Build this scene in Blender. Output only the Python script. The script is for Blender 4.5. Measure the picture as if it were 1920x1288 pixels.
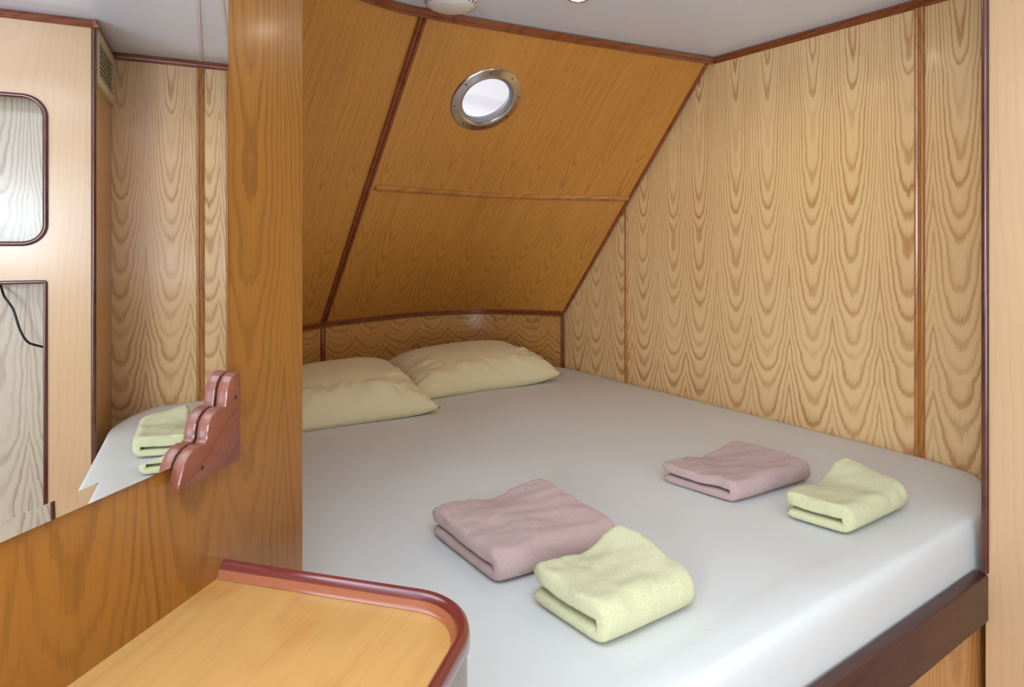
import bpy, bmesh, math, random
from mathutils import Vector, Matrix, noise
C = bpy.context; D = bpy.data
for o in list(D.objects): D.objects.remove(o)
EYE = 1.45
def W(x, z, h): return Vector((x, z, EYE + h))       # plan position (x right, z away) and height relative to the eye

# ------------------------------------------------------------------ camera, world, lights, exposure
cam = D.cameras.new('camera'); cam.sensor_width = 36; cam.lens = 36*1208/1920; cam.shift_y = -192/1920
cam.clip_start = .02
co = D.objects.new('camera', cam); C.collection.objects.link(co); co.location = (0, 0, EYE); co.rotation_euler = (math.pi/2, 0, 0)
C.scene.camera = co
vs = C.scene.view_settings; vs.view_transform = 'Standard'; vs.look = 'None'; vs.gamma = 1; vs.use_curve_mapping = False
vs.exposure = 0.17
w = D.worlds.new('sky'); C.scene.world = w; w.use_nodes = True
w.node_tree.nodes['Background'].inputs[0].default_value = (.86, .9, 1, 1); w.node_tree.nodes['Background'].inputs[1].default_value = 1.6
def area(name, loc, target, sx, sy, power, col, spread=180):
    l = D.lights.new(name, 'AREA'); l.shape = 'RECTANGLE'; l.size = sx; l.size_y = sy; l.energy = power; l.color = col
    l.spread = math.radians(spread)
    o = D.objects.new(name, l); C.collection.objects.link(o); o.location = loc
    o.rotation_euler = (Vector(target)-Vector(loc)).to_track_quat('-Z', 'Y').to_euler(); return o
area('overhead_fill', W(.12, .28, .655), W(.1201, .2801, -1.0), 0.8, .7, 9, (.76, .88, 1))  # unseen overhead fill added to light the bed; its hatch is invented
area('doorway_fill', W(.5, -1.2, -.5), W(.45, .3, .9), 1.25, .8, 25, (.66, .82, 1))  # fill added at the unseen rear doorway, tilted up to brighten the ceiling
area('side_fill', W(-.775, -.72, .12), W(.6, .45, .95), .85, .55, 44, (.72, .86, 1))  # fill added from the left, unseen, aimed up at ceiling and right wall
def bulb(name, loc, power, col=(1, .86, .66), r=.02):
    l = D.lights.new(name, 'SPOT'); l.energy = power; l.color = col; l.shadow_soft_size = r; l.spot_size = math.radians(165); l.spot_blend = .5 
    o = D.objects.new(name, l); C.collection.objects.link(o); o.location = loc; return o

# ------------------------------------------------------------------ plan of the cabin
n_m = Vector((.9651, -.2617)); d_m = Vector((.2617, .9651)); DM = .5813        # partition with the mirror: q.n = -DM
nr = Vector((.8221, .5694)); dr = Vector((.5694, -.8221)); DR = 1.9835          # right wall: q.nr = DR
PT = Vector((1.0024, 1.3634))                                                   # corner of the cabinet by the bed
CC = PT + nr*(DR - PT.dot(nr))
HC = .682; HM = -.6; HT = -.433; HB = -.351
def mw(a, off, h):                       # point on the partition: a along it, off in front of it
    q = n_m*(-DM+off) + d_m*a; return W(q.x, q.y, h)

# ------------------------------------------------------------------ materials
def lin(r, g, b): return tuple((c/255/12.92 if c <= 10 else ((c/255+.055)/1.055)**2.4) for c in (r, g, b)) + (1,)
def newmat(name):
    m = D.materials.new(name); m.use_nodes = True; nt = m.node_tree; return m, nt, nt.nodes['Principled BSDF']
def MN(nt, op, a, b=None, c=None):
    n = nt.nodes.new('ShaderNodeMath'); n.operation = op
    for i, v in enumerate((a, b, c)):
        if v is None: continue
        if isinstance(v, (int, float)): n.inputs[i].default_value = v
        else: nt.links.new(v, n.inputs[i])
    return n.outputs[0]
def wood(name, light, dark, W_=.16, ring=.008, s=-.06, c=.152, wob=.03, vn=.03, jag=.22, contrast=.8, rough=.32, coat=.35, off=0., fibre=.12, tone=.1, sharp=.78, tint=None, stains=0, swirl=0.0, quad=None, cen=None, streak=.0, ax=1.0):
    m, nt, P = newmat(name); L = nt.links.new
    uv = nt.nodes.new('ShaderNodeUVMap'); uv.uv_map = 'UVMap'
    sp = nt.nodes.new('ShaderNodeSeparateXYZ'); L(uv.outputs[0], sp.inputs[0]); u, v = sp.outputs[0], sp.outputs[1]
    def nz(su, sv, detail=2, seed=0., rough_=.5):
        cb = nt.nodes.new('ShaderNodeCombineXYZ'); L(MN(nt, 'MULTIPLY', u, su), cb.inputs[0]); L(MN(nt, 'MULTIPLY', v, sv), cb.inputs[1]); cb.inputs[2].default_value = seed
        t = nt.nodes.new('ShaderNodeTexNoise'); t.inputs['Scale'].default_value = 1; t.inputs['Detail'].default_value = detail; t.inputs['Roughness'].default_value = rough_
        L(cb.outputs[0], t.inputs['Vector']); return MN(nt, 'SUBTRACT', t.outputs[0], .5)
    uu = MN(nt, 'ADD', MN(nt, 'ADD', u, off), MN(nt, 'MULTIPLY', nz(5, 2.2, 2, 3), wob))
    loc = MN(nt, 'SUBTRACT', MN(nt, 'PINGPONG', uu, W_/2), W_*.02 if cen is None else cen)
    if ax != 1: loc = MN(nt, 'MULTIPLY', loc, ax)
    # a leaf is the half width, mirrored at both edges
    if quad:
        Dv = MN(nt, 'SUBTRACT', quad[0], v); base = MN(nt, 'ADD', MN(nt, 'MULTIPLY', MN(nt, 'ADD', MN(nt, 'MULTIPLY', Dv, quad[3]), quad[2]), Dv), quad[1])
    else: base = MN(nt, 'ADD', MN(nt, 'MULTIPLY', v, s), c)
    base = MN(nt, 'ADD', base, MN(nt, 'MULTIPLY', nz(.8, 4.5, 2, 7), vn))
    base = MN(nt, 'ADD', base, MN(nt, 'MULTIPLY', nz(22, 26, 2, 9), swirl))
    r = MN(nt, 'SQRT', MN(nt, 'ADD', MN(nt, 'MULTIPLY', loc, loc), MN(nt, 'MULTIPLY', base, base)))
    ph = MN(nt, 'ADD', MN(nt, 'DIVIDE', r, ring), MN(nt, 'MULTIPLY', nz(260, 9, 2, 1), jag*2))
    ph = MN(nt, 'ADD', ph, MN(nt, 'MULTIPLY', nz(30, 4, 2, 4), jag*1.5))
    fr = MN(nt, 'FRACT', ph)
    rp = nt.nodes.new('ShaderNodeValToRGB'); L(fr, rp.inputs[0]); e = rp.color_ramp.elements
    e[0].position = 0; e[0].color = (.25, .25, .25, 1); e[1].position = .14; e[1].color = (0, 0, 0, 1)
    for p_, v_ in ((sharp-.36, .05), (sharp-.12, .38), (sharp, 1), (.92, .8)):
        q = e.new(p_); q.color = (v_,)*3+(1,)
    wn = nt.nodes.new('ShaderNodeTexWhiteNoise'); wn.noise_dimensions = '1D'; L(MN(nt, 'FLOOR', ph), wn.inputs['W'])
    amp = MN(nt, 'ADD', MN(nt, 'MULTIPLY', nz(7, 1.6, 2, 12), .9), MN(nt, 'ADD', MN(nt, 'MULTIPLY', wn.outputs[0], .75), .38))                 # rings fade in and out
    k = MN(nt, 'MULTIPLY', MN(nt, 'MULTIPLY', rp.outputs[0], amp), contrast)
    k = MN(nt, 'ADD', k, MN(nt, 'MULTIPLY', nz(700, 14, 2, 5), fibre*3))
    if streak: k = MN(nt, 'ADD', k, MN(nt, 'MULTIPLY', nz(150, 2.5, 3, 15), streak*3))
    k = MN(nt, 'ADD', k, MN(nt, 'MULTIPLY', nz(4, 1.5, 2, 6), tone*3))
    mx = nt.nodes.new('ShaderNodeMix'); mx.data_type = 'RGBA'; mx.clamp_factor = True; L(k, mx.inputs[0]); mx.inputs[6].default_value = light; mx.inputs[7].default_value = dark
    out = mx.outputs[2]
    if stains:
        st = nt.nodes.new('ShaderNodeMapRange'); L(nz(9, 5, 3, 20, .6), st.inputs[0]); st.inputs[1].default_value = .03; st.inputs[2].default_value = .22; st.inputs[3].default_value = 0; st.inputs[4].default_value = stains
        m2 = nt.nodes.new('ShaderNodeMix'); m2.data_type = 'RGBA'; L(st.outputs[0], m2.inputs[0]); L(out, m2.inputs[6]); m2.inputs[7].default_value = tint or dark; out = m2.outputs[2]
    L(out, P.inputs['Base Color']); P.inputs['Roughness'].default_value = rough; P.inputs['Coat Weight'].default_value = coat; P.inputs['Coat Roughness'].default_value = .16
    bp = nt.nodes.new('ShaderNodeBump'); bp.inputs['Strength'].default_value = .12; bp.inputs['Distance'].default_value = .0006; L(k, bp.inputs['Height']); L(bp.outputs[0], P.inputs['Normal'])
    return m
def plain(name, col, rough=.5, metal=0, bump=0, bscale=400, coat=0, sheen=0, var=0, vscale=6, emit=None):
    m, nt, P = newmat(name); L = nt.links.new
    P.inputs['Base Color'].default_value = col; P.inputs['Roughness'].default_value = rough; P.inputs['Metallic'].default_value = metal; P.inputs['Coat Weight'].default_value = coat
    if sheen: P.inputs['Sheen Weight'].default_value = sheen; P.inputs['Sheen Roughness'].default_value = .5
    tc = nt.nodes.new('ShaderNodeTexCoord')
    if bump:
        t = nt.nodes.new('ShaderNodeTexNoise'); t.inputs['Scale'].default_value = bscale; t.inputs['Detail'].default_value = 3; L(tc.outputs['Object'], t.inputs['Vector'])
        b = nt.nodes.new('ShaderNodeBump'); b.inputs['Strength'].default_value = bump; b.inputs['Distance'].default_value = .002 if bump < .5 else .006; L(t.outputs[0], b.inputs['Height']); L(b.outputs[0], P.inputs['Normal'])
    if var:
        t = nt.nodes.new('ShaderNodeTexNoise'); t.inputs['Scale'].default_value = vscale; t.inputs['Detail'].default_value = 4; L(tc.outputs['Object'], t.inputs['Vector'])
        h = nt.nodes.new('ShaderNodeHueSaturation'); h.inputs['Color'].default_value = col
        mr = nt.nodes.new('ShaderNodeMapRange'); L(t.outputs[0], mr.inputs[0]); mr.inputs[1].default_value = .3; mr.inputs[2].default_value = .7; mr.inputs[3].default_value = 1-var; mr.inputs[4].default_value = 1+var
        L(mr.outputs[0], h.inputs['Value']); L(h.outputs[0], P.inputs['Base Color'])
    if emit: P.inputs['Emission Color'].default_value = emit[0]; P.inputs['Emission Strength'].default_value = emit[1]
    return m
M_right = wood('oak_veneer_light', lin(236, 200, 144), lin(182, 124, 66), W_=.29, cen=.064, off=.03, ring=.0125, ax=1.6, quad=(2.2, .028, .06, .05), wob=.014, vn=.045, contrast=.72, jag=.2, streak=.06, fibre=.09)
M_hull = wood('oak_veneer_hull', lin(208, 144, 62), lin(142, 80, 20), W_=.26, cen=.06, ring=.013, ax=1.6, quad=(1.32, .008, .015, .07), wob=.045, vn=.05, contrast=.42, fibre=.16, streak=.34, jag=.3)
M_head = wood('oak_veneer_headboard', lin(200, 148, 80), lin(140, 88, 38), W_=.17, ring=.020, s=-.7, c=.95, ax=1.7, wob=.02, vn=.08, jag=.3, swirl=.03, contrast=.75)
M_part = wood('pine_veneer_orange', lin(150, 96, 32), lin(104, 58, 14), W_=.26, cen=.05, ring=.012, ax=1.5, quad=(2.4, .02, .05, .03), wob=.035, vn=.05, contrast=.5, off=.06, fibre=.12, tone=.14, streak=.2)
M_cab = wood('birch_veneer', lin(212, 174, 130), lin(190, 144, 98), W_=.4, ring=.014, s=-.05, c=.2, contrast=.18, fibre=.1, streak=.08, rough=.3)
M_cabside = wood('cabinet_side_veneer', lin(206, 160, 92), lin(184, 132, 66), W_=.3, ring=.012, s=-.05, c=.2, contrast=.4)
M_base = wood('oak_veneer_base', lin(208, 150, 84), lin(160, 102, 48), W_=.2, ring=.010, contrast=.7)
M_table = wood('table_veneer', lin(198, 150, 86), lin(148, 96, 44), W_=.5, ring=.016, s=-.03, c=.2, contrast=.16, fibre=.12, tone=.18, streak=.14, stains=.5, tint=lin(176, 110, 44), rough=.3, coat=.3)
M_trim = wood('mahogany_trim', lin(142, 76, 40), lin(96, 42, 20), W_=.05, ring=.006, contrast=.6, rough=.3, coat=.5)
M_batten = wood('oak_batten', lin(190, 128, 62), lin(140, 82, 34), W_=.05, ring=.006, contrast=.6, rough=.3, coat=.5)
M_mahog = wood('mahogany_rail', lin(78, 36, 22), lin(48, 20, 12), W_=.1, ring=.009, contrast=.7, rough=.42, coat=.1)
M_fiddle = wood('mahogany_fiddle', lin(112, 44, 38), lin(86, 30, 26), W_=.1, ring=.02, contrast=.4, rough=.22, coat=.8)
M_bracket = wood('mahogany_bracket', lin(124, 66, 46), lin(84, 40, 28), W_=.08, ring=.004, contrast=.4, rough=.35, coat=.3)
M_apron = wood('weathered_apron', lin(128, 110, 90), lin(100, 84, 66), W_=.1, ring=.01, contrast=.4)
M_pale = wood('pale_ash_panel', lin(206, 190, 164), lin(158, 140, 116), W_=.16, ring=.008, s=-.06, c=.155, contrast=.75)
M_floor = wood('floor_boards', lin(150, 96, 52), lin(104, 60, 30), W_=.2, ring=.012, contrast=.6)
M_ceil = plain('ceiling_gloss_panel', lin(232, 242, 255), .3, coat=.3, var=.015, vscale=3)
M_joint = plain('ceiling_joint_strip', lin(232, 232, 238), .3)
M_sheet = plain('grey_cotton_sheet', lin(216, 216, 210), .9, bump=.12, bscale=900, var=.012, vscale=5)
M_pillow = plain('cream_pillowcase', lin(226, 212, 168), .85, bump=.1, bscale=900, sheen=.2)
M_pink = plain('pink_terry', lin(222, 182, 172), .95, bump=.9, bscale=650, sheen=.35, var=.07, vscale=420)
M_yellow = plain('yellow_terry', lin(240, 235, 178), .95, bump=.9, bscale=650, sheen=.35, var=.06, vscale=420)
M_chrome = plain('brushed_steel', (.62, .6, .58, 1), .22, 1)
M_dark = plain('dark_hole', (.02, .015, .01, 1), .6)
M_white = plain('white_plastic', lin(232, 228, 218), .4)
M_cream = plain('cream_plastic', lin(228, 218, 188), .45)
M_black = plain('black_rubber', (.015, .015, .018, 1), .4)
M_mirror = plain('mirror_silver', (.93, .94, .95, 1), .0, 1)
M_mattress = plain('blue_mattress_ticking', lin(120, 130, 150), .9)
M_glow = plain('glow_pane', lin(235, 240, 250), .3, emit=((.85, .92, 1, 1), 2.0))  # emissive pane of the invented side window
M_lamp = plain('lamp_lens', (1, 1, 1, 1), .3, emit=((1, .9, .75, 1), 14))
mg, nt, P = newmat('porthole_glass'); P.inputs['Base Color'].default_value = (1, 1, 1, 1); P.inputs['Roughness'].default_value = .04; P.inputs['IOR'].default_value = 1.45; P.inputs['Transmission Weight'].default_value = 1
M_glass = mg

# ------------------------------------------------------------------ mesh helpers
def link(name, bm, mat, parent=None, smooth=False, angle=None):
    bmesh.ops.recalc_face_normals(bm, faces=bm.faces)
    me = D.meshes.new(name); bm.to_mesh(me); bm.free()
    for m in (mat if isinstance(mat, (list, tuple)) else [mat]): me.materials.append(m)
    o = D.objects.new(name, me); C.collection.objects.link(o)
    if parent:
        o.parent = parent; o.matrix_parent_inverse = Matrix.Translation(-parent.location)
    if smooth:
        for p in me.polygons: p.use_smooth = True
        if angle:
            try: me.set_sharp_from_angle(angle=math.radians(angle))
            except Exception: pass
    return o
def struct(o, label=None):
    o['kind'] = 'structure'
    if label: o['label'] = label
    return o
def empty(name, loc, label, cat, group=None):
    o = D.objects.new(name, None); C.collection.objects.link(o); o.location = loc; o.empty_display_size = .05
    return tag(o, label, cat, group)
def tag(o, label, cat, group=None):
    o['label'] = label; o['category'] = cat
    if group: o['group'] = group
    return o
def auto_uv(bm, g=Vector((0, 0, 1)), off=(0, 0)):
    """metres: v along the grain g, u across it, per face"""
    uvl = bm.loops.layers.uv.get('UVMap') or bm.loops.layers.uv.new('UVMap')
    for f in bm.faces:
        n = f.normal if f.normal.length > .1 else Vector((0, 0, 1))
        a = g - n*g.dot(n)
        if a.length < .2: a = Vector((1, 0, 0)) - n*n.x
        if a.length < .2: a = Vector((0, 1, 0)) - n*n.y
        a.normalize(); b = n.cross(a)
        for l in f.loops: l[uvl].uv = (l.vert.co.dot(b)+off[0], l.vert.co.dot(a)+off[1])
def prism(poly, vec, bevel=0, seg=2, g=Vector((0, 0, 1)), off=(0, 0)):
    bm = bmesh.new(); a = [bm.verts.new(p) for p in poly]; b = [bm.verts.new(p+vec) for p in poly]; k = len(poly)
    bm.faces.new(a); bm.faces.new(b[::-1])
    for i in range(k): bm.faces.new((a[i], b[i], b[(i+1) % k], a[(i+1) % k]))
    bmesh.ops.recalc_face_normals(bm, faces=bm.faces)
    if bevel: bmesh.ops.bevel(bm, geom=bm.edges[:], offset=bevel, segments=seg, profile=.5, affect='EDGES', clamp_overlap=True)
    bm.normal_update(); auto_uv(bm, g, off); return bm
def slab(o, ex, ey, ez, **k):
    return prism([o, o+ex, o+ex+ey, o+ey], ez, **k)
def sweep(path, N, width, thick, kind='round', closed=False):
    """moulding laid on a surface: path on the surface, N the surface normal (or one per point)"""
    bm = bmesh.new(); uvl = bm.loops.layers.uv.new('UVMap')
    if kind == 'round': prof = [(-.5, 0), (-.5, .35), (-.42, .68), (-.26, .92), (0, 1), (.26, .92), (.42, .68), (.5, .35), (.5, 0)]
    elif kind == 'double': prof = [(-.5, 0), (-.5, .5), (-.4, .85), (-.27, .95), (-.12, .75), (-.05, .3), (.05, .3), (.12, .75), (.27, .95), (.4, .85), (.5, .5), (.5, 0)]
    elif kind == 'cove': prof = [(-.5, 0), (-.5, .55), (-.42, .8), (-.3, .9), (-.15, .8), (-.08, .5), (.1, .5), (.2, .42), (.38, .3), (.5, .18), (.5, 0)]
    else: prof = [(-.5, 0), (-.5, .9), (-.44, 1), (.44, 1), (.5, .9), (.5, 0)]
    k = len(path); rings = []; dist = 0; ds = []
    for i, p in enumerate(path):
        if closed: t = (path[(i+1) % k]-path[i-1]).normalized()
        else:
            t = (path[min(i+1, k-1)]-path[max(i-1, 0)]).normalized()
        nn = (N[i] if isinstance(N, list) else N).normalized(); nn = (nn - t*nn.dot(t)).normalized(); sd = t.cross(nn)
        if i: dist += (p-path[i-1]).length
        ds.append(dist); sc = 1
        if 0 < i < k-1 or closed:
            a = (path[i]-path[i-1]).normalized(); b = (path[(i+1) % k]-path[i]).normalized()
            sc = 1/max(.5, math.cos(a.angle(b)/2)) if a.length and b.length else 1
        rings.append([bm.verts.new(p+sd*(x*width*sc)+nn*(y*thick)) for x, y in prof])
    m = len(prof); R = range(k if closed else k-1)
    for i in R:
        A, B = rings[i], rings[(i+1) % k]; v0 = ds[i]; v1 = ds[(i+1) % k] if (i+1) < k else dist+(path[0]-path[-1]).length
        for j in range(m):
            f = bm.faces.new((A[j], A[(j+1) % m], B[(j+1) % m], B[j]))
            for l, (uu, vv) in zip(f.loops, ((j, v0), (j+1, v0), (j+1, v1), (j, v1))): l[uvl].uv = (uu*width/m+path[0].x, vv+path[0].y)
    if not closed:
        bm.faces.new(rings[0]); bm.faces.new(rings[-1][::-1])
    return bm
def lathe(prof, loc, axis, seg=48, uvs=False):
    """prof: (radius, height along axis)"""
    bm = bmesh.new(); q = axis.normalized().to_track_quat('Z', 'Y'); rings = []
    for r, h in prof:
        if r < 1e-6: rings.append([bm.verts.new(loc+q@Vector((0, 0, h)))])
        else: rings.append([bm.verts.new(loc+q@Vector((r*math.cos(2*math.pi*i/seg), r*math.sin(2*math.pi*i/seg), h))) for i in range(seg)])
    for A, B in zip(rings, rings[1:]):
        for i in range(seg):
            j = (i+1) % seg
            if len(A) == 1 and len(B) == 1: continue
            if len(A) == 1: bm.faces.new((A[0], B[i], B[j]))
            elif len(B) == 1: bm.faces.new((A[i], B[0], A[j]))
            else: bm.faces.new((A[i], B[i], B[j], A[j]))
    return bm
def catmull(pts, m=8):
    out = []; k = len(pts)
    for i in range(k-1):
        p0, p1, p2, p3 = pts[max(i-1, 0)], pts[i], pts[i+1], pts[min(i+2, k-1)]
        for j in range(m):
            t = j/m; out.append(.5*((2*p1)+(p2-p0)*t+(2*p0-5*p1+4*p2-p3)*t*t+(3*p1-p0-3*p2+p3)*t**3))
    out.append(pts[-1].copy()); return out
def wall(name, a, b, h0, h1, th, mat, off=(0, 0)):
    """a->b in plan, solid thickness th on the right-hand side of a->b"""
    a = Vector(a); b = Vector(b); d = (b-a).normalized(); nrm = Vector((d.y, -d.x))
    o = W(a.x, a.y, h0); ex = W(b.x, b.y, h0)-o
    return struct(link(name, slab(o, ex, Vector((nrm.x, nrm.y, 0))*th, Vector((0, 0, h1-h0)), off=off), mat))
V3 = lambda v, z=0: Vector((v.x, v.y, z))

# ------------------------------------------------------------------ room shell
REAR = -1.35
FL = -EYE
struct(link('floor', slab(Vector((-1.6, REAR-.1, -.05)), Vector((5, 0, 0)), Vector((0, 5.2, 0)), Vector((0, 0, .05)), g=Vector((0, 1, 0))), M_floor))
struct(link('ceiling', slab(W(-1.6, REAR-.1, HC), Vector((5, 0, 0)), Vector((0, 5.2, 0)), Vector((0, 0, .04)), g=Vector((0, 1, 0))), M_ceil))
# partition carrying the mirror
a0 = n_m*(-DM)+d_m*.8886; a1 = n_m*(-DM)+d_m*(-1.35)
struct(link('wall_left', slab(W(a1.x, a1.y, FL), V3(a0-a1), V3(n_m)*-.022, Vector((0, 0, HC-FL)), off=(.13, .0)), M_part), 'orange veneered partition panel carrying the mirror')
# invented side window on the partition behind the viewer: glowing pane beside the side fill
for nm_, a_, b_, c_, d_2 in (('side_glow_pane', -1.05, -.10, -.22, .46),):
    wf = struct(link(nm_, slab(mw(a_, 0, c_), V3(d_m)*(b_-a_), V3(n_m)*.008, Vector((0, 0, d_2-c_))), M_glow), 'added glowing pane on the partition, unseen behind the viewer')
# frame of an invented ceiling hatch, added round the overhead fill
for a_, b_ in (((-.30, -.09), (.84, .02)), ((-.30, .63), (.84, .02)), ((-.30, -.07), (.02, .70)), ((.52, -.07), (.02, .70))):
    struct(link('trim_hatch', slab(W(a_[0], a_[1], HC-.03), Vector((b_[0], 0, 0)), Vector((0, b_[1], 0)), Vector((0, 0, .03))), M_white), 'white edge added round the unseen overhead fill light')
# right wall
rw0 = nr*DR + dr*(-2.7); rw1 = nr*DR+dr*1.9
wall('wall_right', (rw1.x, rw1.y), (rw0.x, rw0.y), FL, HC, .03, M_right, off=(.035, 0))
# rear walls (behind the viewer) with an open doorway
wall('wall_rear', (2.9, REAR), (1.15, REAR), FL, HC, .03, M_cab)
wall('wall_rear_left', (-.15, REAR), (-1.3, REAR), FL, HC, .03, M_cab)
wall('wall_rear_top', (1.15, REAR), (-.15, REAR), .62, HC, .03, M_cab)

# ------------------------------------------------------------------ hull side: ruled surface from the ceiling line to the headboard rail
Bp = [Vector(p) for p in ((.253, 3.118), (.087, 3.19), (-.18, 3.235), (-.428, 3.135), (-.62, 2.95), (-.80, 2.72), (-.95, 2.40), (-1.08, 2.0), (-1.16, 1.6), (-1.2, 1.2))]
Tp = [Vector(p) for p in ((.741, 2.388), (.575, 2.309), (.36, 2.205), (.14, 2.098), (-.05, 2.0), (-.255, 1.892), (-.38, 1.79), (-.56, 1.56), (-.70, 1.32), (-.80, 1.1))]
SUB = 8
Bc = catmull(Bp, SUB); Tc = catmull(Tp, SUB); NS = len(Bc)
def hull(i, t, off=0.):
    """i: float index along, t 0 bottom .. 1 top"""
    i = max(0, min(NS-1-1e-6, i)); k = int(i); f = i-k
    b = Bc[k].lerp(Bc[k+1], f); c = Tc[k].lerp(Tc[k+1], f)
    p = W(b.x, b.y, HB).lerp(W(c.x, c.y, HC), t)
    if off: p = p+hull_n(i, t)*off
    return p
def hull_n(i, t):
    e = .05; du = hull(min(i+e, NS-1.001), t)-hull(max(i-e, 0), t); dv = hull(i, min(1, t+.01))-hull(i, max(0, t-.01))
    nn = du.cross(dv).normalized()
    return nn if nn.y < 0 else -nn
bm = bmesh.new(); uvl = bm.loops.layers.uv.new('UVMap'); NT = 8; TH = .03
arc = [0]
for i in range(1, NS): arc.append(arc[-1]+(hull(i, .5)-hull(i-1, .5)).length)
grid = [[bm.verts.new(hull(i, j/NT)) for j in range(NT+1)] for i in range(NS)]
gridb = [[bm.verts.new(hull(i, j/NT, -TH)) for j in range(NT+1)] for i in range(NS)]
def qf(vs_, uvs):
    f = bm.faces.new(vs_)
    for l, q in zip(f.loops, uvs): l[uvl].uv = q
for i in range(NS-1):
    for j in range(NT):
        LNG = 1.27; uu = [(arc[i], j/NT*LNG), (arc[i+1], j/NT*LNG), (arc[i+1], (j+1)/NT*LNG), (arc[i], (j+1)/NT*LNG)]
        qf((grid[i][j], grid[i+1][j], grid[i+1][j+1], grid[i][j+1]), uu)
        qf((gridb[i][j], gridb[i][j+1], gridb[i+1][j+1], gridb[i+1][j]), uu)
for i in range(NS-1):
    for G in (0, NT): qf((grid[i][G], grid[i+1][G], gridb[i+1][G], gridb[i][G]), [(0, 0)]*4)
for j in range(NT):
    for G in (0, NS-1): qf((grid[G][j], grid[G][j+1], gridb[G][j+1], gridb[G][j]), [(0, 0)]*4)
hull_o = struct(link('wall_hull', bm, M_hull, smooth=True, angle=40), 'sloping oak veneer hull side above the pillows')
# porthole position: nearest surface point to the view direction it is seen in
target = Vector(((913-960)/1208, 1, (452-187)/1208)).normalized(); best = None
for i in range(0, (NS-1)*4):
    for j in range(0, 101):
        p = hull(i/4, j/100)-Vector((0, 0, EYE)); d_ = (p.normalized()-target).length
        if best is None or d_ < best[0]: best = (d_, i/4, j/100)
PI_, PJ_ = best[1], best[2]; PC = hull(PI_, PJ_); PN = hull_n(PI_, PJ_)
cut = link('cutter', lathe([(0, -.2), (.098, -.2), (.098, .2), (0, .2)], PC, PN, 64), M_dark)
md = hull_o.modifiers.new('hole', 'BOOLEAN'); md.operation = 'DIFFERENCE'; md.object = cut; md.solver = 'EXACT'
dg = C.evaluated_depsgraph_get(); me = D.meshes.new_from_object(hull_o.evaluated_get(dg)); hull_o.modifiers.clear(); hull_o.data = me; D.objects.remove(cut)
me.materials.clear(); me.materials.append(M_hull)
for p in me.polygons: p.material_index = 0

# headboard wall below the hull, curved
bm = bmesh.new(); uvl = bm.loops.layers.uv.new('UVMap'); arcb = [0]
for i in range(1, NS): arcb.append(arcb[-1]+(Bc[i]-Bc[i-1]).length)
for th in (0, 1):
    pass
rows = []
for i in range(NS):
    t_ = (Bc[min(i+1, NS-1)]-Bc[max(i-1, 0)]).normalized(); nn = Vector((t_.y, -t_.x))
    if nn.y < 0: nn = -nn                # away from the berth
    b = Bc[i]; c = Bc[i]+nn*.03
    rows.append([bm.verts.new(W(b.x, b.y, FL)), bm.verts.new(W(b.x, b.y, HB)), bm.verts.new(W(c.x, c.y, HB)), bm.verts.new(W(c.x, c.y, FL))])
for i in range(NS-1):
    for j in range(4):
        f = bm.faces.new((rows[i][j], rows[i+1][j], rows[i+1][(j+1) % 4], rows[i][(j+1) % 4]))
        for l in f.loops:
            ii = i if l.vert in rows[i] else i+1; l[uvl].uv = (arcb[ii], l.vert.co.z)
bm.faces.new(rows[0]); bm.faces.new(rows[-1][::-1])
struct(link('wall_headboard', bm, M_head, smooth=True, angle=40), 'low curved oak headboard panel behind the pillows')
# bulkhead closing the berth behind the partition
e0 = a0 - n_m*.022 ; 
q0 = n_m*(-DM-.022)+d_m*.885; q1 = q0 - n_m*1.1 + d_m*.0
struct(link('wall_berth_end', slab(W(q0.x, q0.y, FL), V3(q1-q0), V3(d_m)*-.02, Vector((0, 0, HC-FL))), M_part))

# ------------------------------------------------------------------ mouldings (trims)
tn = [0]
def trim(bm, mat=None, label=None):
    tn[0] += 1; return struct(link('trim_%d' % tn[0], bm, mat or M_trim, smooth=True, angle=35), label)
up = Vector((0, 0, 1)); dn = -up
# crown under the ceiling along the hull and the right wall
path = [hull(i, 1)+Vector((0, 0, -.012)) for i in range(0, NS)]
trim(sweep(path, [hull_n(i, .99) for i in range(NS)], .026, .014, 'cove'), label='dark crown moulding along the top of the sloping hull')
cr0 = nr*DR+dr*((Vector((.741, 2.388))).dot(dr)+.0); cr1 = CC - dr*.0
trim(sweep([W(cr0.x, cr0.y, HC-.012), W(cr1.x, cr1.y, HC-.012)], V3(-nr), .024, .016, 'cove'), label='dark crown moulding along the top of the right wall')
# hull / right wall edge
trim(sweep([hull(.0, t/10)+V3(-nr)*.0+hull_n(0.2, .5)*.001+(hull(1, .5)-hull(0, .5)).normalized()*.007 for t in range(11)], hull_n(.2, .5), .013, .010, 'round'), label='thin dark edging between hull and right wall')
# headboard rail
path = [W(b.x, b.y, HB)+hull_n(i, .02)*.002 for i, b in enumerate(Bc)]
ph = []
for i in range(NS):
    t_ = (Bc[min(i+1, NS-1)]-Bc[max(i-1, 0)]).normalized(); nn = Vector((t_.y, -t_.x)); nn = nn if nn.y < 0 else -nn; ph.append(V3(nn))
trim(sweep([p+h_*.0 for p, h_ in zip(path, ph)], ph, .026, .014, 'double'), label='curved dark double moulding along the top of the headboard')
# headboard corner post and batten
cr = Bc[0].lerp(Bc[1], .5); trim(sweep([W(cr.x, cr.y, HM-.02), W(cr.x, cr.y, HB-.012)], ph[0], .022, .010, 'double'), label='vertical double moulding in the headboard corner')
cr = Bc[5*SUB]; trim(sweep([W(cr.x, cr.y, HM-.02), W(cr.x, cr.y, HB-.012)], ph[5*SUB], .024, .012), label='dark vertical batten on the headboard')
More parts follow.
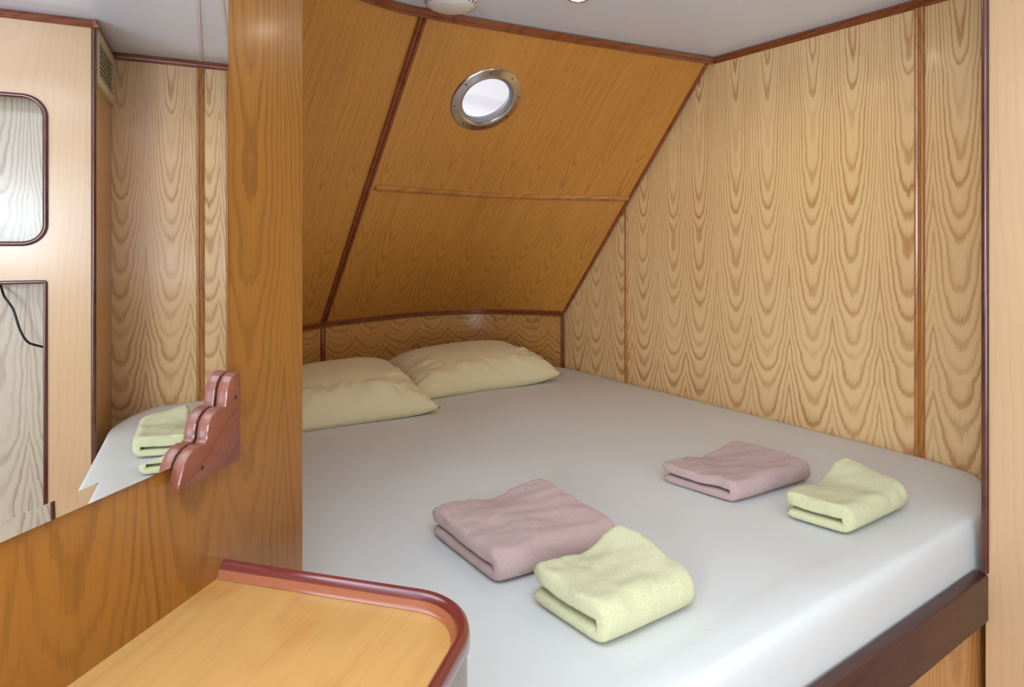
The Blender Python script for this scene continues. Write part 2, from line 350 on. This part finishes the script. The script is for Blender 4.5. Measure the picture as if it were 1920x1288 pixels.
# long sloping batten
trim(sweep([hull(5*SUB, t/20, .0) for t in range(0, 21)], hull_n(5*SUB, .5), .028, .012, 'double'), label='long dark sloping batten on the hull side')
# horizontal batten
path = [hull(i/2, .515+.012*(i/2)/(5*SUB)) for i in range(1, 2*5*SUB-1)]
trim(sweep(path, [hull_n(i/2, .515) for i in range(1, 2*5*SUB-1)], .024, .010), M_batten, 'light brown horizontal batten on the hull side')
# right wall battens
def on_right(px):
    u = (px-960)/1208; d = Vector((u, 1)); return d*(DR/d.dot(nr))
q = on_right(1175); b_top = HB+(q-Bp[0]).length/(Tp[0]-Bp[0]).length*(HC-HB)
trim(sweep([W(q.x, q.y, HM-.05), W(q.x, q.y, b_top-.008)], V3(-nr), .017, .008), M_batten, 'thin light batten at the far end of the right wall')
q = on_right(1725)
trim(sweep([W(q.x, q.y, HM-.1), W(q.x, q.y, HC-.024)], V3(-nr), .027, .009, 'double'), M_batten, 'double batten near the front of the right wall')
DT = q
# ceiling joint strips
for k_, q_ in enumerate((DT,)):
    p0 = W(q_.x, q_.y, HC); p1 = p0 - V3(nr)*1.7
    if k_ == 1: p1 = p0 - V3(nr)*.9
    trim(sweep([p0, p1], dn, .016, .002, 'flat'), M_joint, 'flat white joint strip across the ceiling')

# ------------------------------------------------------------------ porthole
ph_e = D.objects.new('window_1', None); C.collection.objects.link(ph_e); ph_e.location = PC; struct(ph_e, 'round steel porthole in the sloping hull side')
fl = [(.094, -.034), (.094, .004), (.100, .009), (.105, .009), (.108, .006), (.126, .006), (.131, .002), (.132, -.002), (.094, -.034)]
link('window_frame', lathe(fl, PC, PN, 64), M_chrome, ph_e, True, 50)
link('seal_ring', lathe([(.0935, -.012), (.089, -.012), (.086, -.007), (.088, -.001), (.0935, .001)], PC, PN, 64), plain('seal_grey', lin(150, 152, 160), .4), ph_e, True, 60)
link('pane', lathe([(0, -.004), (.05, -.005), (.092, -.007), (.092, -.011), (0, -.011)], PC, PN, 64), M_glass, ph_e, True, 40)
qn = PN.to_track_quat('Z', 'Y')
for k_ in range(8):
    a_ = k_*math.pi/4+.3; p = PC+qn@Vector((.117*math.cos(a_), .117*math.sin(a_), .0062))
    link('screw', lathe([(0, .0006), (.0028, .0004), (.0034, -.001), (0, -.001)], p, PN, 12), M_dark, ph_e, True)

# ------------------------------------------------------------------ bed: berth frame, mattress
def ang(p): return W(p.x, p.y, 0)
db = -nr
FP1 = n_m*(-DM)  # partition plane foot
tfr = (PT.dot(n_m)+DM)/nr.dot(n_m)          # distance from PT to the partition plane along the bed front
bf = empty('berth_frame', W(PT.x, PT.y, FL), 'dark mahogany bed front board above a veneered base panel, below the mattress', 'bed frame')
r0 = PT + nr*.0 + dr*.006; L_ = tfr-.03
rail_o = W(r0.x, r0.y, -.80)
# side profile extruded along the front
pr = [(0, -.80), (0, -.704), (-.030, -.704), (-.030, -.80)]
poly = [W(r0.x, r0.y, h)+V3(dr)*a for a, h in [(0, -.802), (0, -.704), (-.028, -.704), (-.028, -.802)]]
link('front_rail', prism(poly, V3(db)*L_, bevel=.004, seg=3, g=V3(nr)), M_mahog, bf, True, 40)
rb = r0 + nr*.05
poly = [W(rb.x, rb.y, h)+V3(dr)*a for a, h in [(-.022, FL), (-.022, -.802), (-.040, -.802), (-.040, FL)]]
link('base_panel', prism(poly, V3(db)*(L_+.048), off=(.1, 0)), M_base, bf)
# slatted deck under the mattress (hidden), carries it
fl_ = PT+dr*-.03
def outline(inset=0.):
    """mattress plan outline, counter-clockwise-ish list of plan points"""
    P_ = []
    front_l = PT + db*(tfr-.035) - dr*.03
    # front edge from the partition to the cabinet corner
    P_ += [front_l, PT - dr*.026 + db*.012]
    P_ += [Vector((1.060, 1.432)), Vector((1.125, 1.505)), Vector((1.182, 1.59)), Vector((1.212, 1.675))]
    for s_ in (1.80, 2.0, 2.3, 2.6, 2.9, 3.04):
        u_ = (DR-.006); q = Vector((0, s_)); d_ = (u_-q.dot(nr))/nr.x; q = Vector((d_, s_)); P_.append(q)
    for b in (Bc[1], Bc[6], Bc[12], Bc[18], Bc[24], Bc[30], Bc[36], Bc[42], Bc[48], Bc[56], Bc[64], Bc[70]):
        cen = Vector((0, 2.0)); P_.append(b+(cen-b).normalized()*.02)
    q = n_m*(-DM-1.0)+d_m*.93; P_[-1] = q if False else P_[-1]
    P_ += [Vector((-.75, 1.17)), n_m*(-DM-.03)+d_m*.902, n_m*(-DM+.008)+d_m*.902, n_m*(-DM+.010)+d_m*.87]
    return P_
OUT = outline()
def resample(P_, step):
    out = []; k = len(P_)
    for i in range(k):
        a, b = P_[i], P_[(i+1) % k]; m = max(1, int((b-a).length/step))
        out += [a.lerp(b, j/m) for j in range(m)]
    return out
def smooth_loop(P_, it):
    for _ in range(it):
        P_ = [(P_[i-1]+P_[i]*2+P_[(i+1) % len(P_)])/4 for i in range(len(P_))]
    return P_
ring = smooth_loop(resample(OUT, .015), 3)
area2 = sum(ring[i-1].x*ring[i].y-ring[i].x*ring[i-1].y for i in range(len(ring)))
sgn = 1 if area2 > 0 else -1
def inset_ring(R_, d):
    k = len(R_); o = []
    for i in range(k):
        t = (R_[(i+1) % k]-R_[i-1]).normalized(); nn = Vector((-t.y, t.x))*sgn; o.append(R_[i]+nn*d)
    return o
bm = bmesh.new()
prof = [(.016, -.765), (.004, -.755), (0, -.735), (-.002, -.70), (-.001, -.655), (.0005, -.628), (.004, -.614), (.010, -.606), (.020, -.6015), (.045, -.6)]
loops = []
for d, h in prof:
    loops.append([bm.verts.new(W(p.x, p.y, h)) for p in inset_ring(ring, d)])
k = len(ring)
for A, B in zip(loops, loops[1:]):
    for i in range(k): bm.faces.new((A[i], A[(i+1) % k], B[(i+1) % k], B[i]))
bm.faces.new(loops[0][::-1])
top_edges = [bm.edges.get((loops[-1][i], loops[-1][(i+1) % k])) for i in range(k)]
res = bmesh.ops.triangle_fill(bm, use_beauty=True, use_dissolve=False, edges=top_edges)
tf = [g_ for g_ in res['geom'] if isinstance(g_, bmesh.types.BMFace)]
for _ in range(6):
    ed = {e_ for f in bm.faces if len(f.verts) == 3 and all(v.co.z > EYE-.6005 for v in f.verts) for e_ in f.edges if e_.calc_length() > .03}
    if not ed: break
    bmesh.ops.subdivide_edges(bm, edges=list(ed), cuts=1); bmesh.ops.triangulate(bm, faces=[f for f in bm.faces if len(f.verts) > 3 and all(v.co.z > EYE-.6005 for v in f.verts)])
for v in bm.verts:
    if v.co.z > EYE-.603:
        p = v.co
        z = .0045*noise.noise(Vector((p.x*2.2, p.y*2.2, 0))) + .0015*noise.noise(Vector((p.x*9, p.y*5, 3)))
        dfr = -(Vector((p.x, p.y))-PT).dot(dr)
        z += .0022*math.exp(-((dfr-.085-.02*noise.noise(Vector((p.x*3, p.y*3, 8))))/.014)**2)
        v.co.z += z - .002
mat_o = link('mattress', bm, M_sheet, smooth=True, angle=60)
tag(mat_o, 'wide berth mattress under a smooth pale grey fitted sheet', 'mattress')
struct(link('trim_berth_deck', prism([W(p.x, p.y, -.79) for p in inset_ring(ring, .045)[::3]], Vector((0, 0, .024))), M_base), 'board under the mattress')

# ------------------------------------------------------------------ pillows
def pillow(label, cn, heights, H, seed, group):
    """cn: plan corners front-left, front-right, back-right, back-left; heights above mattress of the seam there"""
    base = EYE+HM-.001; N = 44; bm = bmesh.new()
    P4 = [Vector((c[0], c[1], base+h)) for c, h in zip(cn, heights)]
    def pos(u, v, side):
        uu = u*(1-.045*(1-v*v)); vv = v*(1-.07*(1-u*u))
        a = (uu+1)/2; b = (vv+1)/2
        p = P4[0].lerp(P4[1], a).lerp(P4[3].lerp(P4[2], a), b)
        T = H*(max(0, 1-abs(u)**3.0)**.55)*(max(0, 1-abs(v)**2.8)**.52)
        ed = min(1-abs(u), 1-abs(v))
        fold = 0
        if ed < .5:      # gathers running in from the seam
            amp = (1 if v < -.1 else .2)*.014*math.sin(math.pi*min(1, ed*2.2))
            s_ = (u if 1-abs(v) < 1-abs(u) else v)
            rg_ = 1-abs(noise.noise(Vector((s_*7+seed+ed*2.0, ed*1.2, seed))))*3.2; rg2 = 1-abs(noise.noise(Vector((s_*15+seed-ed*3, ed*2, seed+5))))*3.2
            fold = amp*(max(-.4, rg_)*.9+max(-.4, rg2)*.5)
        wv = .006*noise.noise(Vector((u*1.6+seed, v*1.6, side*3)))
        if side > 0: z = p.z+T*.66+(fold+wv)*min(1, T/.02)
        else: z = max(base+.0, p.z-T*.5)
        z = max(z, base+.001)
        return Vector((p.x, p.y, z))
    top = [[bm.verts.new(pos(-1+2*i/N, -1+2*j/N, 1)) for j in range(N+1)] for i in range(N+1)]
    bot = [[top[i][j] if i in (0, N) or j in (0, N) else bm.verts.new(pos(-1+2*i/N, -1+2*j/N, -1)) for j in range(N+1)] for i in range(N+1)]
    for i in range(N):
        for j in range(N):
            bm.faces.new((top[i][j], top[i+1][j], top[i+1][j+1], top[i][j+1]))
            bm.faces.new((bot[i][j], bot[i][j+1], bot[i+1][j+1], bot[i+1][j]))
    o = link('pillow', bm, M_pillow, smooth=True); return tag(o, label, 'pillow', group)
pillow('cream pillow nearer the corner of the right wall, leaning on the headboard', [(-.36, 2.40), (.215, 2.74), (-.02, 3.07), (-.56, 2.76)], [.014, .035, .085, .075], .15, 1.3, 'cream pillows at the head of the bed')
pillow('cream pillow at the left, half hidden by the partition', [(-.83, 1.90), (-.245, 2.235), (-.52, 2.68), (-.90, 2.30)], [.014, .022, .085, .08], .155, 7.7, 'cream pillows at the head of the bed')

# ------------------------------------------------------------------ folded towels
def towel(label, A, F, R, H, mat, seed, group, split=.46, peak=.02, slot0=.03, sh=.008, gap=.005):
    A, F, R = Vector(A), Vector(F), Vector(R); e1 = (A-F); L1 = e1.length; e1.normalize(); e2 = (R-F); L2 = e2.length; e2.normalize()
    t1 = H*split-gap/2; t2 = H*split+gap/2; h1 = t1/2; h2 = (H-t2)/2; zc1 = h1; zc2 = H-h2; ym = (zc1+zc2)/2; yr = (zc2-zc1)/2
    cx = max(h1, h2)+yr*.9          # where the fold starts
    cl = []                          # centre line: x, z, half thickness
    m = max(6, int((L1-sh-cx)/.005)); cl += [((L1-sh)+(cx-(L1-sh))*j/m, zc1, h1) for j in range(m)]
    for j in range(13):
        t = math.pi*j/12; sx_ = math.sin(t); cy_ = -math.cos(t)
        f_ = (1-math.cos(t))/2; cl.append((cx-(cx-max(h1, h2))*(sx_**.75 if sx_ > 0 else 0), ym+yr*cy_, h1+(h2-h1)*f_))
    m = max(6, int((L1-cx)/.005)); cl += [(cx+(L1-cx)*j/m, zc2, h2) for j in range(1, m+1)]
    M_ = len(cl); k = 2*M_
    def section(ins):
        out = []
        nr_ = []
        for i in range(M_):
            a_, b_ = cl[max(i-1, 0)], cl[min(i+1, M_-1)]; tx, tz = b_[0]-a_[0], b_[1]-a_[1]; q_ = math.hypot(tx, tz); nr_.append((tz/q_, -tx/q_))
        def hw(i):
            x, z, h_ = cl[i]; e_ = min(abs((L1-sh) - x) if i < M_//2 else 1, (L1-x) if i >= M_//2 else 1)
            rr = h_*.95; hh = h_*(math.sqrt(max(0, 1-((rr-e_)/rr)**2)) if e_ < rr else 1)
            return max(.0008, hh - ins)
        for i in range(M_): x, z, _ = cl[i]; w_ = hw(i); out.append((x-nr_[i][0]*w_, z-nr_[i][1]*w_, i))
        for i in range(M_-1, -1, -1): x, z, _ = cl[i]; w_ = hw(i); out.append((x+nr_[i][0]*w_, z+nr_[i][1]*w_, i))
        return out
    r = min(h1, h2)*.9
    stations = [(r*(1-math.cos(a_)), r*(1-math.sin(a_))) for a_ in [i*math.pi/14 for i in range(0, 7)]]
    NB = max(8, int(L2/.005)); bs = [(b, ins) for b, ins in stations] + [(r+(L2-2*r)*j/NB, 0) for j in range(0, NB+1)] + [(L2-b, ins) for b, ins in stations[::-1]]
    bm = bmesh.new(); rings = []
    def put(a, b, z, bcl):
        # bends and humps of the cloth
        ua, ub = a/L1, b/L2; s_ = max(0, z)/H
        lift = peak*math.exp(-((1.0-ua)/.55)**2-((.98-ub)/.32)**2)*s_*1.1
        lift += .006*max(0, ua-.55)*2*max(0, .35-ub)*2.5*s_
        lift -= .011*s_*math.exp(-((ua-.95)**2)/.06-((ub-.55)**2)/.03)
        lift += s_*(.0045*noise.noise(Vector((a*14+seed, b*14, seed)))+.0028*noise.noise(Vector((a*38, b*26+seed, seed)))+.0010*noise.noise(Vector((a*110, b*110+seed, seed))))
        # creases fanning from the open left corner
        lift -= s_*.003*math.exp(-((ub-.25-.25*(1-ua))/.035)**2)*max(0, ua-.35)*1.4
        edge = .006*noise.noise(Vector((ub*5+seed, z*30, seed+9)))+.003*noise.noise(Vector((b*60, z*60, seed+2)))
        end = .006*noise.noise(Vector((ua*5+seed, z*40, seed+19)))
        aa = a+edge*(1 if ua < .15 or ua > .85 else 0)*s_; bb = b+end*(1 if bcl < .2 or bcl > .8 else 0)*s_
        # plan corners slightly rounded, sides bowed
        cu = 2*ua-1; cv = 2*ub-1
        aa -= L1*.02*cu*abs(cv)**6; bb -= L2*.02*cv*abs(cu)**6
        q = F+e1*aa+e2*bb
        return Vector((q.x, q.y, EYE+HM+.0015+max(0, z+lift)))
    for b, ins in bs:
        rings.append([bm.verts.new(put(x, b, z, b/L2)) for x, z, _ in section(ins)])
    for X, Y in zip(rings, rings[1:]):
        for i in range(k): bm.faces.new((X[i], X[(i+1) % k], Y[(i+1) % k], Y[i]))
    for rg in (rings[0], rings[-1]):
        for i in range(M_-1): bm.faces.new((rg[i], rg[i+1], rg[k-2-i], rg[k-1-i]))
    o = link('folded_towel', bm, mat, smooth=True, angle=70); return tag(o, label, 'towel', group)
towel('pink folded towel nearer the desk, left of the front yellow towel', (-.170, 1.322), (-.020, 1.108), (.212, 1.242), .056, M_pink, 1.1, 'folded towels on the bed', peak=.012, split=.40)
towel('yellow folded towel nearest the viewer, beside a pink one', (.030, 1.072), (.140, .935), (.306, 1.045), .062, M_yellow, 4.2, 'folded towels on the bed', peak=.026, split=.42, gap=.009, sh=.002)
towel('pink folded towel nearer the right wall', (.368, 1.612), (.512, 1.462), (.760, 1.612), .046, M_pink, 8.5, 'folded towels on the bed', peak=.008, split=.45, gap=.006)
towel('yellow folded towel nearest the right wall and cabinet', (.588, 1.405), (.692, 1.300), (.893, 1.438), .055, M_yellow, 12.9, 'folded towels on the bed', peak=.030, split=.40, gap=.007)

# ------------------------------------------------------------------ desk with fiddle rail
ib = DM-.240       # inner face of right fiddle, distance from partition
tb = empty('wall_desk', mw(.4, .15, FL), 'small desk top with raised red-brown rim, fixed to the partition', 'desk')
tb.name = 'corner_desk'
AB = .700          # inner back edge, along the partition
RC = .065          # inner corner radius
def desk_path(off, r, start_a=-.15):
    x1 = ib+off; a1_ = AB+off; rr = r+off; pts = [(0.0, a1_)]
    for i in range(13):
        th_ = math.pi/2*i/12; pts.append((x1-rr+rr*math.sin(th_), a1_-rr+rr*math.cos(th_)))
    pts.append((x1, start_a)); return pts
poly = [mw(a, o_, HT-.022) for o_, a in desk_path(.003, RC)] + [mw(-.15, .0, HT-.022)]
link('desk_top', prism(poly, Vector((0, 0, .022)), g=V3(d_m), off=(.1, .2)), M_table, tb)
# rim: swept profile
def rim(profile, mat, name):
    bm = bmesh.new(); uvl = bm.loops.layers.uv.new('UVMap'); loops = []
    ps = [desk_path(o_, RC) for o_, h in profile]; m = len(ps[0])
    for j in range(m): loops.append([bm.verts.new(mw(ps[q][j][1], ps[q][j][0], profile[q][1])) for q in range(len(profile))])
    kk = len(profile); dist = 0
    for j in range(m-1):
        d_ = (loops[j+1][0].co-loops[j][0].co).length
        for q in range(kk):
            f = bm.faces.new((loops[j][q], loops[j][(q+1) % kk], loops[j+1][(q+1) % kk], loops[j+1][q]))
            for l, (uu, vv) in zip(f.loops, ((q, dist), (q+1, dist), (q+1, dist+d_), (q, dist+d_))): l[uvl].uv = (uu*.005, vv)
        dist += d_
    bm.faces.new(loops[0]); bm.faces.new(loops[-1][::-1])
    return link(name, bm, mat, tb, True, 50)
rim([(.002, HT), (.003, HT+.007), (.004, HT+.014), (.008, HT+.018), (.012, HT+.019), (.016, HT+.016), (.018, HT+.009), (.018, HT-.002), (.016, HT-.006), (.004, HT-.006)], M_fiddle, 'rim')
rim([(-.003, HT+.0005), (-.0005, HT+.002), (.0005, HT+.004), (.0020, HT+.0105), (.0045, HT+.010), (.003, HT-.001)], plain('pale_bead', lin(158, 92, 60), .3, coat=.4), 'inner_bead')
rim([(.004, HT-.006), (.015, HT-.006), (.015, HT-.060), (.010, HT-.075), (.004, HT-.075)], M_apron, 'apron')
link('support', slab(mw(.15, .03, FL), V3(d_m)*.5, V3(n_m)*.02, Vector((0, 0, HT-.022-FL))), M_part, tb)

# ------------------------------------------------------------------ mirror
m_e = empty('wall_mirror', mw(.5, .004, -.262), 'large frameless mirror hanging on the orange wood partition above the desk', 'mirror'); m_e.name = 'mirror'
MR, ML, MB, MT = .7122, .12, -.262, .655; BV = .016; BW = .017
bm = bmesh.new(); f0 = .0055; f1 = .00595
def mrect(a0_, a1_, h0_, h1_, o_): return [bm.verts.new(mw(a, o_, h)) for a, h in ((a0_, h0_), (a1_, h0_), (a1_, h1_), (a0_, h1_))]
back = mrect(ML, MR, MB, MT, .0015); outer = mrect(ML, MR, MB, MT, f1); inner = mrect(ML+BV, MR-BV, MB+BW, MT-BW, f0)
bm.faces.new(inner); bm.faces.new(back[::-1])
for i in range(4):
    j = (i+1) % 4; bm.faces.new((outer[i], outer[j], inner[j], inner[i])); f_ = bm.faces.new((back[i], back[j], outer[j], outer[i])); f_.material_index = 1
link('mirror_glass', bm, [M_mirror, plain('glass_edge', lin(60, 62, 58), .3)], m_e)
# scalloped corner bracket
fp = [(.7148, -.2843), (.7148, -.1685), (.7060, -.1690), (.6985, -.1730), (.6930, -.1800), (.6895, -.1890), (.6880, -.2000), (.6865, -.2090), (.6800, -.2060), (.6700, -.2085), (.6620, -.2140), (.6570, -.2215), (.6550, -.2310), (.6540, -.2400), (.6500, -.2440), (.6420, -.2425), (.6320, -.2450), (.6235, -.2505), (.6175, -.2580), (.6140, -.2670), (.6110, -.2745), (.6080, -.2843)]
bm = prism([mw(a, .0070, h) for a, h in fp], V3(n_m)*.016, bevel=.0022, seg=2, g=V3(d_m)+Vector((0, 0, 1)))
br = tag(link('mirror_bracket', bm, M_bracket, smooth=True, angle=35), 'scalloped mahogany bracket holding the lower corner of the mirror', 'bracket')
fp2 = [(.7148, -.2843), (.7148, -.20), (.7125, -.20), (.7125, -.2625), (.64, -.2625), (.64, -.2843)]
link('back_block', prism([mw(a, 0, h) for a, h in fp2], V3(n_m)*.0072), M_bracket, br)
for a, h in ((.7045, -.200), (.6455, -.2705)):
    s_ = link('screw', lathe([(0, .0004), (.0024, .0003), (.003, -.0008), (0, -.0008)], mw(a, .0232, h), V3(n_m), 12), M_dark, br, True)

# ------------------------------------------------------------------ cabinet beside the bed (its front is seen in the mirror)
cb = empty('cabinet', W(PT.x, PT.y, FL), 'tall pale veneered cabinet with framed open niches, right of the bed', 'cabinet')
def cf(s, dep, h):      # s along the front from the bed corner, dep behind the front
    q = PT+dr*s+nr*dep; return W(q.x, q.y, h)
S1 = .1258; DEP = .12; LEN = 2.2; S2 = .56
def cslab(s0, s1, d0, d1, h0, h1): return slab(cf(s0, d0, h0), cf(s1, d0, h0)-cf(s0, d0, h0), cf(s0, d1, h0)-cf(s0, d0, h0), Vector((0, 0, h1-h0)), off=(.2, 0))
# front panel with two openings: rounded upper one, square lower one
def rrect(s0, s1, h0, h1, r, m=8):
    P_ = []
    for cx, cz, a_ in ((s1-r, h0+r, -90), (s1-r, h1-r, 0), (s0+r, h1-r, 90), (s0+r, h0+r, 180)):
        for i in range(m+1):
            t = math.radians(a_+90*i/m); P_.append((cx+r*math.cos(t), cz+r*math.sin(t)))
    return P_
U0, U1 = -.005, .4275; Lo0, Lo1 = -1.15, -.125
hole1 = rrect(S1, S2, U0, U1, .055); hole2 = rrect(S1, S2, Lo0, Lo1, .002, 1)
bm = bmesh.new()
def loopv(P_, dep): return [bm.verts.new(cf(s, dep, h)) for s, h in P_]
outerP = [(0, FL), (LEN, FL), (LEN, HC), (0, HC)]
edges = []
for dep in (0, .018):
    es = []
    for P_ in (outerP, hole1, hole2):
        vs_ = loopv(P_, dep); es += [bm.edges.new((vs_[i], vs_[(i+1) % len(vs_)])) for i in range(len(vs_))]
    bmesh.ops.triangle_fill(bm, use_beauty=True, edges=es); edges.append(es)
for e1_, e2_ in zip(*edges):
    a, b = e1_.verts; c, d = e2_.verts
    # same construction order, so vertices correspond
    bm.faces.new((a, b, d, c))
bmesh.ops.recalc_face_normals(bm, faces=bm.faces); bm.normal_update(); auto_uv(bm, off=(.07, 0))
link('front_panel', bm, M_cab, cb)
link('side_panel', cslab(0, .018, .018, DR-PT.dot(nr)-.004, FL, HC), M_cabside, cb)
link('back_panel', cslab(.018, LEN, DEP, DEP+.012, FL+.02, HC-.02), M_pale, cb)
link('shelf', cslab(.018, LEN, .018, DEP, U0-.055, U0-.001), M_cab, cb)
# frames round the openings
def frame(P_, name, w_, t_):
    pts = [cf(s, -.0, h) for s, h in P_]
    link(name, sweep(pts, V3(-nr), w_, t_, 'round', closed=True), M_trim2, cb, True, 50)
M_trim2 = wood('dark_mahogany_edging', lin(96, 50, 38), lin(62, 28, 20), W_=.05, ring=.006, contrast=.5, rough=.25, coat=.6)
frame(rrect(S1-.003, S2+.003, U0-.003, U1+.003, .058), 'niche_frame', .014, .009)
frame(rrect(S1-.003, S2+.003, Lo0-.003, Lo1+.003, .004, 2), 'niche_frame', .011, .006)
link('corner_trim', sweep([cf(.001, -.0, -.700), cf(.001, -.0, HC-.02)], V3(-nr-dr*.55), .014, .009), M_trim2, cb, True, 40)
trim(sweep([cf(LEN, 0, HC-.014), cf(.0, 0, HC-.014)], V3(-nr), .026, .016, 'cove'), label='dark crown moulding above the cabinet front')
trim(sweep([cf(0, -.012, HC-.014), cf(0, DR-PT.dot(nr), HC-.014)], V3(-dr), .026, .016, 'cove'), label='dark crown moulding above the cabinet side')
# vent grille on the berth side of the cabinet
vg = empty('air_vent', cf(0, .2, .57), 'cream louvred vent grille high on the cabinet side facing the berth', 'vent')
v0, v1, vh0, vh1 = .010, .379, .492, .655
def vslab(d0, d1, h0, h1, t0=.0, t1=.010): return slab(cf(-t0, d0, h0), cf(-t0, d1, h0)-cf(-t0, d0, h0), V3(dr)*-(t1-t0), Vector((0, 0, h1-h0)))
for nm, a in (('frame_side', (v0, v0+.03, vh0, vh1)), ('frame_side', (v1-.03, v1, vh0, vh1)), ('frame_bar', (v0+.03, v1-.03, vh0, vh0+.028)), ('frame_bar', (v0+.03, v1-.03, vh1-.028, vh1))):
    link(nm, vslab(*a), M_cream, vg)
link('backing', vslab(v0+.03, v1-.03, vh0+.028, vh1-.028, .0, .002), M_dark, vg)
for k_ in range(6):
    hh = vh0+.028+.0157*(k_+.62)
    link('louvre', slab(cf(-.002, v0+.03, hh), cf(-.002, v1-.03, hh)-cf(-.002, v0+.03, hh), V3(dr)*-.007+Vector((0, 0, -.003)), Vector((0, 0, .004))), M_cream, vg)
# power cord hanging in the lower niche
pts = catmull([cf(.30, .115, -.06), cf(.262, .113, -.127), cf(.235, .05, -.165), cf(.212, .045, -.205), cf(.196, .045, -.265), cf(.178, .05, -.305), cf(.155, .07, -.322), cf(.128, .095, -.336), cf(.10, .11, -.345)], 6)
bm = bmesh.new(); rg = []
for i, p in enumerate(pts):
    t = (pts[min(i+1, len(pts)-1)]-pts[max(i-1, 0)]).normalized(); a = t.orthogonal().normalized(); 
    a = Vector((0, 0, 1)).cross(t).normalized() if abs(t.z) < .99 else a; b = t.cross(a)
    rg.append([bm.verts.new(p+(a*math.cos(x)+b*math.sin(x))*.0034) for x in [j*math.pi/4 for j in range(8)]])
for X, Y in zip(rg, rg[1:]):
    for i in range(8): bm.faces.new((X[i], X[(i+1) % 8], Y[(i+1) % 8], Y[i]))
bm.faces.new(rg[0]); bm.faces.new(rg[-1][::-1])
tag(link('power_cord', bm, M_black, smooth=True), 'thin black cord hanging in the lower open niche of the cabinet', 'cord')

# ------------------------------------------------------------------ smoke detector and ceiling lamps
sd = empty('smoke_detector', W(-.168, 1.778, HC), 'round white slotted detector on the ceiling above the hull side', 'detector')
link('housing', lathe([(0, 0), (.074, 0), (.076, -.006), (.074, -.022), (.066, -.034), (.046, -.042), (0, -.044)], sd.location, up, 48), M_white, sd, True, 60)
for k_ in range(28):
    a_ = k_*2*math.pi/28; u_ = Vector((math.cos(a_), math.sin(a_), 0)); t_ = Vector((-u_.y, u_.x, 0)); p = sd.location+u_*.066+Vector((0, 0, -.0345))
    if k_ % 7 in (0,): continue
    link('slot', slab(p-t_*.0012, t_*.0024, u_*.007+Vector((0, 0, .0085)), Vector((0, 0, -.0012))), M_dark, sd)
link('label_ridge', sweep([sd.location+Vector((-.02, -.045, -.0425)), sd.location+Vector((.02, -.045, -.0425))], dn, .003, .001), M_white, sd)
lamps = [(.185, 1.792, 'ceiling spotlight above the pillows, just left of centre'), (.575, 1.66, 'ceiling spotlight nearer the right wall'), (.30, -.45, 'ceiling spotlight behind the foot of the bed')]
for x, z, lb in lamps:
    e_ = empty('ceiling_light', W(x, z, HC), lb, 'ceiling light', 'small round ceiling spotlights')
    link('bezel', lathe([(.022, -.001), (.024, -.008), (.030, -.008), (.036, -.004), (.037, 0), (.022, 0)], e_.location, up, 32), M_chrome, e_, True, 60)
    link('lens', lathe([(0, -.0075), (.012, -.007), (.022, -.004), (.022, 0), (0, 0)], e_.location, up, 24), M_lamp, e_, True, 60)
    bulb('ceiling_light_bulb', W(x, z, HC-.014), 2.4)

# ------------------------------------------------------------------ outside the porthole: added white slats standing in for faint reflected bands
vd = (PC-Vector((0, 0, EYE))).normalized(); od = PC + vd*1.3
sx = vd.cross(up).normalized()
gr_ = empty('stand_in_grating', od-up*.2, 'added pale slatted grating standing in for reflected bands in the porthole', 'grating')
vh = V3(Vector((vd.x, vd.y)))
for k_ in range(5):
    c_ = od + up*(.16-.08*k_)
    link('slat', slab(c_-sx*.30-up*.014, sx*.60, up*.028, vh*.012), M_white, gr_)
for k_ in (-1, 1):
    link('post', slab(od+sx*(.30*k_-.015)-up*.22+vh*.012, sx*.03, up*.44, vh*.02), M_white, gr_)
